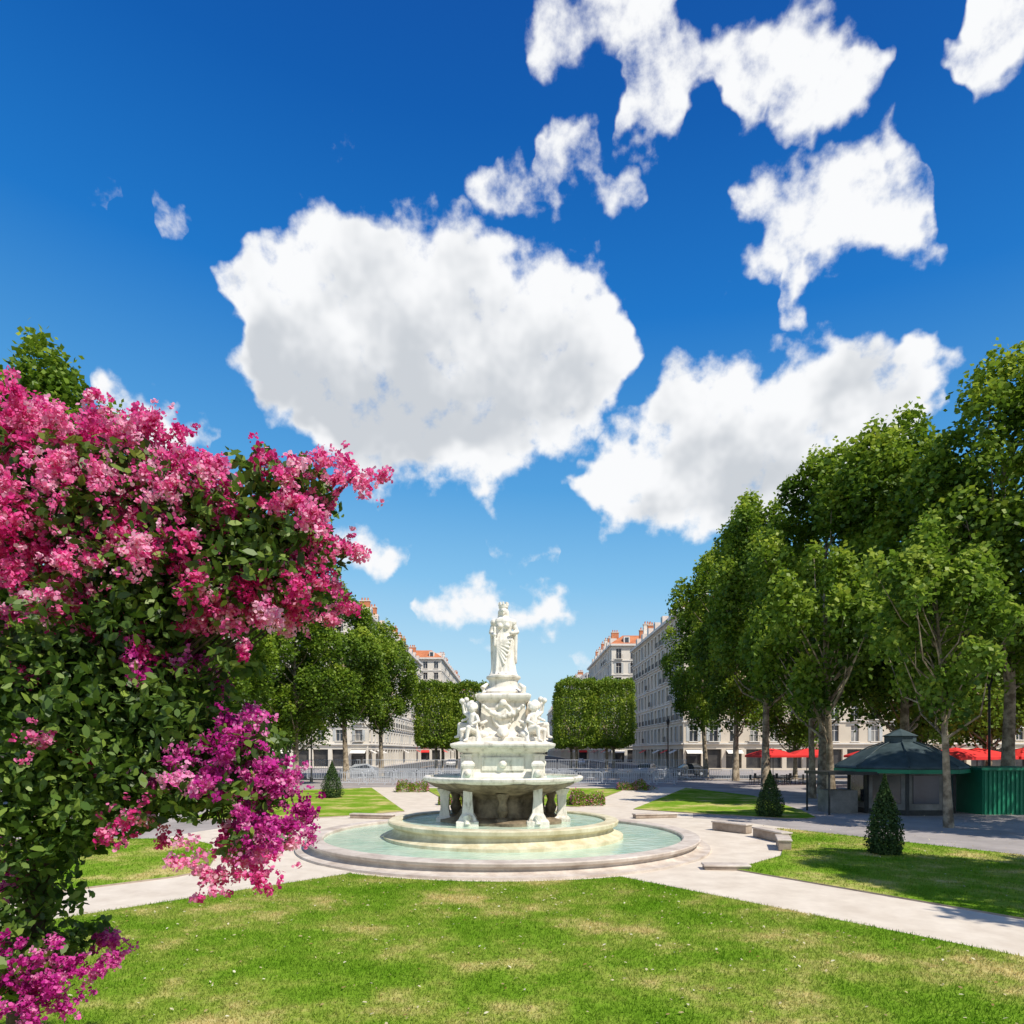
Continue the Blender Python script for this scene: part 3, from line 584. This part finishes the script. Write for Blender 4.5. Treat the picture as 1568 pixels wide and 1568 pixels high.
def petals(F,kind):
    C=[];T=[]
    for (x,z,r,k) in F:
        if k!=kind: continue
        npan=max(3,int(12*(r/.2)**1.5))
        for _ in range(npan):
            d=rng.normal(size=3); d[2]+=0.5; d[1]-=0.5; d/=np.linalg.norm(d)
            c=np.array([x,BY-0.2,z])+rng.normal(size=3)*np.array([r*.5,0.25,r*.5])
            L=r*rng.uniform(0.35,0.75)+0.04; nfl=int(8+L*110); base=rng.normal(0.5,0.16)
            for i in range(nfl):
                t=rng.uniform(0,1); fc_=c+d*L*t+rng.normal(size=3)*0.042*(1.2-t)*(1+r*2)
                m=12; C.append(fc_+rng.normal(size=(m,3))*0.0135); T.append(np.clip(base+rng.normal(0,.22)+rng.normal(0,.15,m),0,1))
    C=np.vstack(C)-np.array([BX,BY,0]); T=np.concatenate(T)
    return leafmesh('blossoms',C,0.020*rng.uniform(.55,1.4,len(C)),T,'petal_shaded' if kind else 'petal',up=0.3,nbias=np.array([[0,-0.3,0]]),template=[(-.5,-.2,0),(-.1,-.5,.12),(.45,-.3,0),(.5,.25,.14),(0,.5,0),(-.45,.3,.1)],rng=rng)
place('blossoms',petals(F,0),be); place('blossoms_shaded',petals(F,1),be)
LV=[(-2.6,3.75,.35),(-2.2,3.8,.28),(-2.85,3.4,.35),(-2.5,3.3,.35),(-2.1,3.35,.25),(-2.8,3.0,.32),(-2.35,2.95,.28),(-2.0,3.1,.2),(-2.1,2.85,.2),(-2.9,2.65,.26),(-2.5,2.65,.2),(-1.9,2.75,.2),(-1.65,2.75,.18),(-3.0,2.35,.18),(-1.55,4.5,.18),(-1.5,4.25,.2),(-1.65,4.1,.22),(-1.4,4.05,.2),(-1.25,4.3,.15),(-1.4,4.62,.12),(-1.25,4.66,.1),(-1.8,3.95,.2),(-2.0,4.25,.25),(-2.5,4.35,.3),(-2.9,4.4,.3),(-2.3,4.65,.25),(-1.6,4.72,.07),(-1.48,4.76,.06),(-1.75,3.55,.08),(-3.1,2.0,.2),(-2.9,1.75,.14),(-3.3,3.4,.4),(-3.3,2.7,.35),(-1.65,3.05,.14),(-2.9,4.75,.2),(-2.3,4.1,.28),(-1.6,2.45,.12),(-2.2,2.65,.12),(-2.7,2.42,.09),(-3.2,1.6,.2),(-2.6,4.75,.18),(-1.95,4.55,.2),(-1.75,4.4,.15)]
C=[];T=[]
for (x,z,r) in LV:
    n=int(1150*(r/.3)**2)+70
    q=rng.normal(size=(n,3)); q/=np.linalg.norm(q,axis=1)[:,None]; q*=rng.uniform(0.1,1.1,n)[:,None]**0.6
    q*=np.array([r,0.45+r*.6,r]); C.append(np.array([x,BY-.06,z])+q); T.append(np.clip(rng.normal(.5,.22,n),0,1))
C=np.vstack(C)-np.array([BX,BY,0]); T=np.concatenate(T)
place('leaves',leafmesh('leaves',C,0.075*rng.uniform(.6,1.25,len(C)),T,'leaf_bush',up=.5,nbias=np.array([[0,-.2,0]]),template=LEAF6,rng=rng),be)
b=MB(); base=[(0,0,0),(0.08,0.1,0),(-0.12,0.05,0)]
for i,(x,z,r,k) in enumerate(F+[(a,b_,c,0) for a,b_,c in LV]):
    if x<-3.2: continue
    tx,tz=x-BX,z; s=base[i%3]; tgt=(tx,rng.uniform(-.25,.1),tz)
    if z<2.05: pl=[s,(0.05,0,.8),(0.12,0,1.3),tgt]; rd=[.03,.025,.015,.004]
    elif z<3.0:
        pl=[s,(0.1+rng.uniform(-.05,.05),.05,1.5),(0.28+rng.uniform(-.06,.06),0.1,2.6),(0.3+tx*.45,rng.uniform(-.15,.15),3.15),(tx*.92,rng.uniform(-.15,.1),(tz+3.1)/2+.05),tgt]; rd=[.035,.03,.022,.014,.008,.004]
    else:
        pl=[s,(0.1+rng.uniform(-.05,.05),.05,1.5),(0.25+rng.uniform(-.08,.08),0.1,2.6),(0.25+tx*.4,rng.uniform(-.15,.15),(2.6+tz)/2),tgt]; rd=[.035,.03,.022,.012,.004]
    b.tube(pl,rd,6)
b.obj('stems',['bark_dark'],be,'all')
# ---------------------------------------------------------------- buildings
GL=['WALL','glass','trim','shutter','shop','darkmetal','curtain','red']
def facade(B,o,d,n,width,H,floors,bays,rng,ground=4.2,balc=(2,5)):
    o=Vector(o); d=Vector(d); n=Vector(n); Z=Vector((0,0,1))
    def P(a,z,out=0): return o+d*a+Z*z+n*out
    fh=(H-ground)/floors; bw=width/bays
    def slab(a0,a1,z0,z1,out,m,inn=0.0):
        v=[P(a0,z0,inn),P(a1,z0,inn),P(a1,z0,out),P(a0,z0,out),P(a0,z1,inn),P(a1,z1,inn),P(a1,z1,out),P(a0,z1,out)]
        i=len(B.v); B.v+=[tuple(q) for q in v]
        for q in ((0,1,2,3),(4,7,6,5),(3,2,6,7),(0,3,7,4),(1,5,6,2)):
            B.f.append(tuple(i+k for k in q)); B.m.append(m)
    for f in range(floors+1):
        z0=0 if f==0 else ground+(f-1)*fh; z1=ground if f==0 else z0+fh
        for k in range(bays):
            a0=k*bw; a1=a0+bw
            if f==0: wa,wb,wz0,wz1=a0+0.35,a1-0.35,0.3,3.3; rec=0.5
            else:
                ww=min(1.25,bw*0.42); wa=(a0+a1)/2-ww/2; wb=wa+ww; wz0=z0+(0.35 if fh>3.3 else 0.6); wz1=z1-0.65; rec=0.3
            B.quad(P(a0,z0),P(a1,z0),P(a1,wz0),P(a0,wz0),0); B.quad(P(a0,wz1),P(a1,wz1),P(a1,z1),P(a0,z1),0)
            B.quad(P(a0,wz0),P(wa,wz0),P(wa,wz1),P(a0,wz1),0); B.quad(P(wb,wz0),P(a1,wz0),P(a1,wz1),P(wb,wz1),0)
            B.quad(P(wa,wz0),P(wa,wz0,-rec),P(wa,wz1,-rec),P(wa,wz1),0); B.quad(P(wb,wz0),P(wb,wz0,-rec),P(wb,wz1,-rec),P(wb,wz1),0)
            B.quad(P(wa,wz1),P(wb,wz1),P(wb,wz1,-rec),P(wa,wz1,-rec),0); B.quad(P(wa,wz0),P(wb,wz0),P(wb,wz0,-rec),P(wa,wz0,-rec),2)
            gm=4 if f==0 else (6 if rng.random()<0.25 else 1)
            B.quad(P(wa,wz0,-rec),P(wb,wz0,-rec),P(wb,wz1,-rec),P(wa,wz1,-rec),gm)
            if f==0:
                if rng.random()<0.3: 
                    B.quad(P(wa,3.2,0.02),P(wb,3.2,0.02),P(wb,2.6,1.2),P(wa,2.6,1.2),7 if rng.random()<.4 else 2)
                continue
            mc=(wa+wb)/2; slab(mc-0.04,mc+0.04,wz0,wz1,-rec+0.06,2,-rec+0.003)
            zc=wz0+(wz1-wz0)*0.68; slab(wa,wb,zc-0.035,zc+0.035,-rec+0.05,2,-rec+0.004)
            slab(wa-0.12,wb+0.12,wz0-0.14,wz0-0.01,0.14,2); slab(wa-0.14,wb+0.14,wz1+0.01,wz1+0.2,0.10,2)
            if rng.random()<0.35:
                slab(wa-0.5,wa-0.03,wz0,wz1,0.06,3); slab(wb+0.03,wb+0.5,wz0,wz1,0.06,3)
            if f in balc or rng.random()<0.2:
                slab(wa-0.3,wb+0.3,wz0-0.16,wz0-0.005,0.55,2); slab(wa-0.3,wb+0.3,wz0+0.85,wz0+0.92,0.53,5,0.48)
                for q in range(8): 
                    aa=wa-0.28+(ww+0.56)*q/7; slab(aa-0.02,aa+0.02,wz0,wz0+0.84,0.52,5,0.49)
        slab(0,width,z1-0.15,z1+0.08,0.16 if f>0 else 0.3,2)
    slab(-0.3,width+0.3,H+0.02,H+0.5,0.6,2)
def building(name,x0,x1,y0,y1,H,floors,wall,roof,side,seed,chim=6):
    rg=random.Random(seed); e=empty(name,(0,0,0)); B=MB()
    nb=max(3,int((x1-x0)/3.1)); nd=max(3,int((y1-y0)/3.1))
    facade(B,(x0,y0,0),(1,0,0),(0,-1,0),x1-x0,H,floors,nb,rg)
    if side=='L':
        facade(B,(x1,y0,0),(0,1,0),(1,0,0),y1-y0,H,floors,nd,rg); B.quad((x0,y0,0),(x0,y1,0),(x0,y1,H),(x0,y0,H))
    else:
        facade(B,(x0,y0,0),(0,1,0),(-1,0,0),y1-y0,H,floors,nd,rg); B.quad((x1,y0,0),(x1,y1,0),(x1,y1,H),(x1,y0,H))
    B.quad((x0,y1,0),(x1,y1,0),(x1,y1,H),(x0,y1,H)); 
    B.obj('facade',[wall]+GL[1:],e)
    R=MB(); rh=2.6; ins=min(3.2,(x1-x0)*.3)
    a=[(x0-.4,y0-.4,H+.5),(x1+.4,y0-.4,H+.5),(x1+.4,y1+.4,H+.5),(x0-.4,y1+.4,H+.5)]
    t=[(x0+ins,y0+ins,H+.5+rh),(x1-ins,y0+ins,H+.5+rh),(x1-ins,y1-ins,H+.5+rh),(x0+ins,y1-ins,H+.5+rh)]
    for k in range(4): R.quad(a[k],a[(k+1)%4],t[(k+1)%4],t[k])
    R.quad(*t); R.quad(*a)
    R.obj('roof',[roof],e)
    Cm=MB()
    for k in range(chim):
        on_side=rg.random()<0.6
        if on_side:
            cx=(x1-1.6) if side=='L' else (x0+1.6); cy=y0+2+(y1-y0-4)*(k+0.5)/chim
            sx,sy=1.8,0.9
        else:
            cx=x0+2+(x1-x0-4)*(k+0.5)/chim; cy=y0+1.8; sx,sy=0.9,1.8
        hh=rg.uniform(2.8,4.2); Cm.box((cx,cy,H+.5+hh/2),(sx,sy,hh),0 if rg.random()<.7 else 1); Cm.box((cx,cy,H+.5+hh+.08),(sx+.2,sy+.2,.16),1)
        for q in range(3):
            ox=(q-1)*sx*.3 if sx>sy else 0; oy=(q-1)*sy*.3 if sy>=sx else 0
            Cm.lathe((cx+ox,cy+oy,H+.5+hh+.16),[(.16,0),(.13,.5),(.15,.55)],8,0,True)
    Cm.obj('chimneys',['chimney','wall_white'],e)
    D=MB()
    for k in range(nb//2):
        cx=x0+3.1*(2*k+1.2)
        if cx<x1-2: D.box((cx,y0+0.9,H+1.5),(1.5,1.6,1.7),0); D.box((cx,y0+0.08,H+1.5),(0.9,0.05,1.2),1)
    for k in range(nd//2):
        cy=y0+3.1*(2*k+1.2)
        if cy<y1-2:
            cx=(x1-.9) if side=='L' else (x0+.9); gx=(x1-.08) if side=='L' else (x0+.08)
            D.box((cx,cy,H+1.5),(1.6,1.5,1.7),0); D.box((gx,cy,H+1.5),(.05,.9,1.2),1)
    D.obj('dormers',['trim','glass'],e)
building('apartment_building',27.0,62,107,152,25.0,6,'wall_grey','roof_tile','R',1,9)
building('apartment_building',62.3,130,107,140,22.5,6,'wall_cream','roof_tile','R',2,8)
building('apartment_building',24.2,52,165,214,28.5,7,'wall_white','roof_tile','R',3,7)
building('apartment_building',21.5,45,222,300,26,6,'wall_cream','roof_slate','R',4,7)
building('apartment_building',-62,-25.2,119,188,26.5,7,'wall_white','roof_tile','L',5,11)
building('apartment_building',-125,-62.3,119,150,23.5,6,'wall_cream','roof_tile','L',6,8)
building('apartment_building',-46,-20.8,200,286,30.0,8,'wall_white','roof_tile','L',7,8)
building('apartment_building',-42,-16.5,296,380,29,7,'wall_cream','roof_tile','L',8,7)
building('apartment_building',-15,60,470,520,14,4,'wall_cream','roof_tile','L',9,7)
building('apartment_building',22,60,310,420,25,6,'wall_white','roof_tile','R',10,7)
# ---------------------------------------------------------------- barriers and temporary fence
b=MB()
b.tube([(-1.1,0,.18),(-1.1,0,1.05),(-1.05,0,1.1),(1.05,0,1.1),(1.1,0,1.05),(1.1,0,.18),(-1.1,0,.18)],[.035]*7,6)
for k in range(13): b.tube([(-1+k*2/12,0,.18),(-1+k*2/12,0,1.1)],[.02]*2,5)
for s in (-.8,.8): b.box((s,0,.03),(.06,.7,.05)); b.tube([(s,0,.05),(s,0,.2)],[.025]*2,6)
o=b.obj('crowd_barrier',['metal']); bm_=o.data; bpy.data.objects.remove(o)
b=MB()
b.tube([(-1.7,0,.12),(-1.7,0,2.0),(1.7,0,2.0),(1.7,0,.12),(-1.7,0,.12)],[.04]*5,6)
for k in range(17): b.tube([(-1.6+k*.2,0,.14),(-1.6+k*.2,0,2.0)],[.018]*2,4)
b.tube([(-1.7,0,1.05),(1.7,0,1.05)],[.025]*2,5); b.box((-1.7,0,.07),(.6,.25,.14)); b.box((1.72,0,.075),(.6,.25,.14))
o=b.obj('fence_panel',['metal']); fp=o.data; bpy.data.objects.remove(o)
br=random.Random(3)
for row,(y,x0,x1) in enumerate([(61,-14.5,-4.2),(61,4.6,14),(66,-15,17),(70,-20,24)]):
    x=x0
    while x<x1:
        o=place('crowd_barrier',bm_,None,(x,y+br.uniform(-.3,.3),0.0),br.uniform(-.12,.12)); x+=2.3
x=-22
while x<20:
    if br.random()<.85: place('fence_panel',fp,None,(x,75+br.uniform(-.4,.4),0.01),br.uniform(-.15,.15))
    x+=3.6
# ---------------------------------------------------------------- kiosk, hut, parasols, awnings, lamp, car
ke=empty('kiosk',(19.2,33.6,0)); b=MB()
b.lathe((0,0,0),[(2.25,0),(2.25,2.2)],8,0,True,math.pi/8); b.obj('walls',['kwall'],ke)
b=MB()
for k in range(8):
    a=math.pi/8+k*math.pi/4; b.box((2.28*math.cos(a),2.28*math.sin(a),1.1),(.14,.14,2.2),0,a)
    a2=a+math.pi/8; b.box((2.1*math.cos(a2),2.1*math.sin(a2),1.2),(.06,1.2,1.3),1,a2)
b.lathe((0,0,0),[(2.32,0),(2.32,.25)],8,0,True,math.pi/8)
b.obj('frames',['darkmetal','glass'],ke)
b=MB(); b.lathe((0,0,0),[(2.9,2.12),(2.95,2.2),(2.9,2.28),(2.2,2.75),(1.4,3.15),(.75,3.4),(.7,3.42),(.7,3.7),(.8,3.74),(.3,3.98),(.02,4.1)],8,0,True,math.pi/8)
for k in range(8):
    a=math.pi/8+k*math.pi/4; b.tube([(2.95*math.cos(a),2.95*math.sin(a),2.27),(1.4*math.cos(a),1.4*math.sin(a),3.2),(.72*math.cos(a),.72*math.sin(a),3.45)],[.035]*3,6,0)
b.lathe((0,0,0),[(2.98,1.96),(2.98,2.14),(2.8,2.14)],8,1,True,math.pi/8)
b.obj('roof',['kroof','green'],ke)
b=MB(); b.box((-3.2,-.5,1.95),(2.4,2.6,.14),0); 
for sx,sy in ((-4.3,-1.7),(-4.3,.7)): b.tube([(sx,sy,0),(sx,sy,1.9)],[.05]*2,8)
b.box((-3.2,-.2,.55),(1.4,1.2,1.1),1); b.obj('side_canopy',['darkmetal','kwall'],ke)
b=MB(); b.box((24.4,33.6,1.05),(4.6,3.4,2.1),0); b.box((24.4,33.6,2.16),(4.9,3.7,.12),0)
for k in range(22): b.box((22.2+k*.21,31.87,1.05),(.07,.06,2.0),0)
b.obj('green_hut',['green','kroof'])
def furniture(b,xx,y=0):
    b.lathe((xx,y,.7),[(.35,0),(.35,.04)],10,1,True); b.tube([(xx,y,0),(xx,y,.7)],[.03]*2,6,1)
    for s in (-.55,.55):
        b.box((xx+s,y+.1,.45),(.38,.38,.04),1); b.box((xx+s*1.3,y+.1,.68),(.04,.38,.45),1)
        for q in (-.16,.16):
            for p in (-.16,.16): b.box((xx+s+q,y+.1+p,.22),(.03,.03,.43),1)
def awning(x,y,w_,z=3.3,d=3,mat='red'):
    b=MB(); b.quad((-w_/2,-d/2,z-.55),(w_/2,-d/2,z-.55),(w_/2,0,z),(-w_/2,0,z)); b.quad((-w_/2,0,z),(w_/2,0,z),(w_/2,d/2,z-.55),(-w_/2,d/2,z-.55))
    b.quad((-w_/2,-d/2,z-.55),(w_/2,-d/2,z-.55),(w_/2,-d/2,z-.85),(-w_/2,-d/2,z-.85)); b.quad((-w_/2,-d/2,z-.55),(-w_/2,0,z),(-w_/2,d/2,z-.55),(-w_/2,d/2,z-.85))
    for sx in (-1,1):
        for sy in (-1,1): b.tube([(sx*w_/2*.96,sy*d/2*.96,0),(sx*w_/2*.96,sy*d/2*.96,z-.58)],[.04]*2,6,1)
    b.obj('cafe_awning',[mat,'darkmetal'],loc=(x,y,0))
pb=MB(); pb.sq((0,0,0),[(1.6,2.45),(1.6,2.62),(1.55,2.66),(.8,2.98),(.05,3.22)],0); pb.tube([(0,0,0),(0,0,3.3)],[.035]*2,8,1); pb.box((0,0,.06),(.6,.6,.12),1)
furniture(pb,-.9,.3); furniture(pb,.9,-.4)
po=pb.obj('red_parasol',['red','darkmetal']); pm=po.data; bpy.data.objects.remove(po)
for x,y,r in [(22.8,60,.1),(26.3,60.6,-.1),(24.6,64,.2),(30.2,57,.0),(31.5,46,.2),(35.0,46.5,.1),(33,50.5,-.2),(38.5,47,.1),(28.4,43.5,.3),(40,52,.1)]:
    place('red_parasol',pm,None,(x,y,0),r)
awning(3.9,120,4,4.2,3,'red'); awning(3.8,135,4,7.2,3,'blue')
def lamp(x,y,h):
    b=MB(); b.lathe((0,0,0),[(.16,0),(.16,.4),(.09,.5),(.07,1.2),(.055,h-.9),(.09,h-.85),(.05,h-.7)],12,0,True)
    b.lathe((0,0,h-.7),[(.1,0),(.2,.45),(.24,.48),(.05,.68),(.02,.8)],6,0,True); b.obj('street_lamp',['darkmetal'],None,True,loc=(x,y,0))
lamp(26,37,7.2); lamp(-19.5,66,6.5); lamp(17,74,6.5); lamp(-22,90,7)
def car(x,y,rot,mat):
    e=empty('parked_car',(x,y,0.01)); e.rotation_euler=(0,0,math.radians(rot))
    b=MB(); side=[(-2.1,.35),(-2.15,.7),(-2.0,.9),(-1.1,1.0),(-.45,1.42),(.9,1.46),(1.6,1.1),(2.05,1.0),(2.12,.6),(2.05,.32)]
    n=len(side)
    for yy,s,_ in ((-.88,.0,0),(.88,.0,0)):
        for (sx,sz) in side: b.v.append((sx,yy*(1.0 if sz<1.05 else .76),sz))
    b.f.append(tuple(range(n))); b.m.append(0); b.f.append(tuple(range(n,2*n))[::-1]); b.m.append(0)
    for k in range(n): b.f.append((k,(k+1)%n,n+(k+1)%n,n+k)); b.m.append(1 if k in (3,5) else 0)
    b.obj('body',[mat,'glass'],e,False,.04)
    g_=MB()
    for s in (-1,1):
        g_.quad((-.95,s*.85,1.04),(1.4,s*.85,1.06),(.85,s*.70,1.38),(-.4,s*.70,1.36))
        for wx in (-1.35,1.3):
            g_.tube([(wx,s*.72,.32),(wx,s*.9,.32)],[.32,.32],16,1); g_.tube([(wx,s*.9,.32),(wx,s*.915,.32)],[.18,.18],12,2)
        g_.box((-2.12,s*.6,.72),(.08,.34,.14),2); 
    g_.obj('windows_and_wheels',['glass','tyre','metal'],e)
car(16.2,82,60,'carpaint'); car(-18,80,10,'carpaint'); car(21,81,5,'darkmetal'); car(-11.5,130,90,'trim'); car(14,140,90,'carpaint')
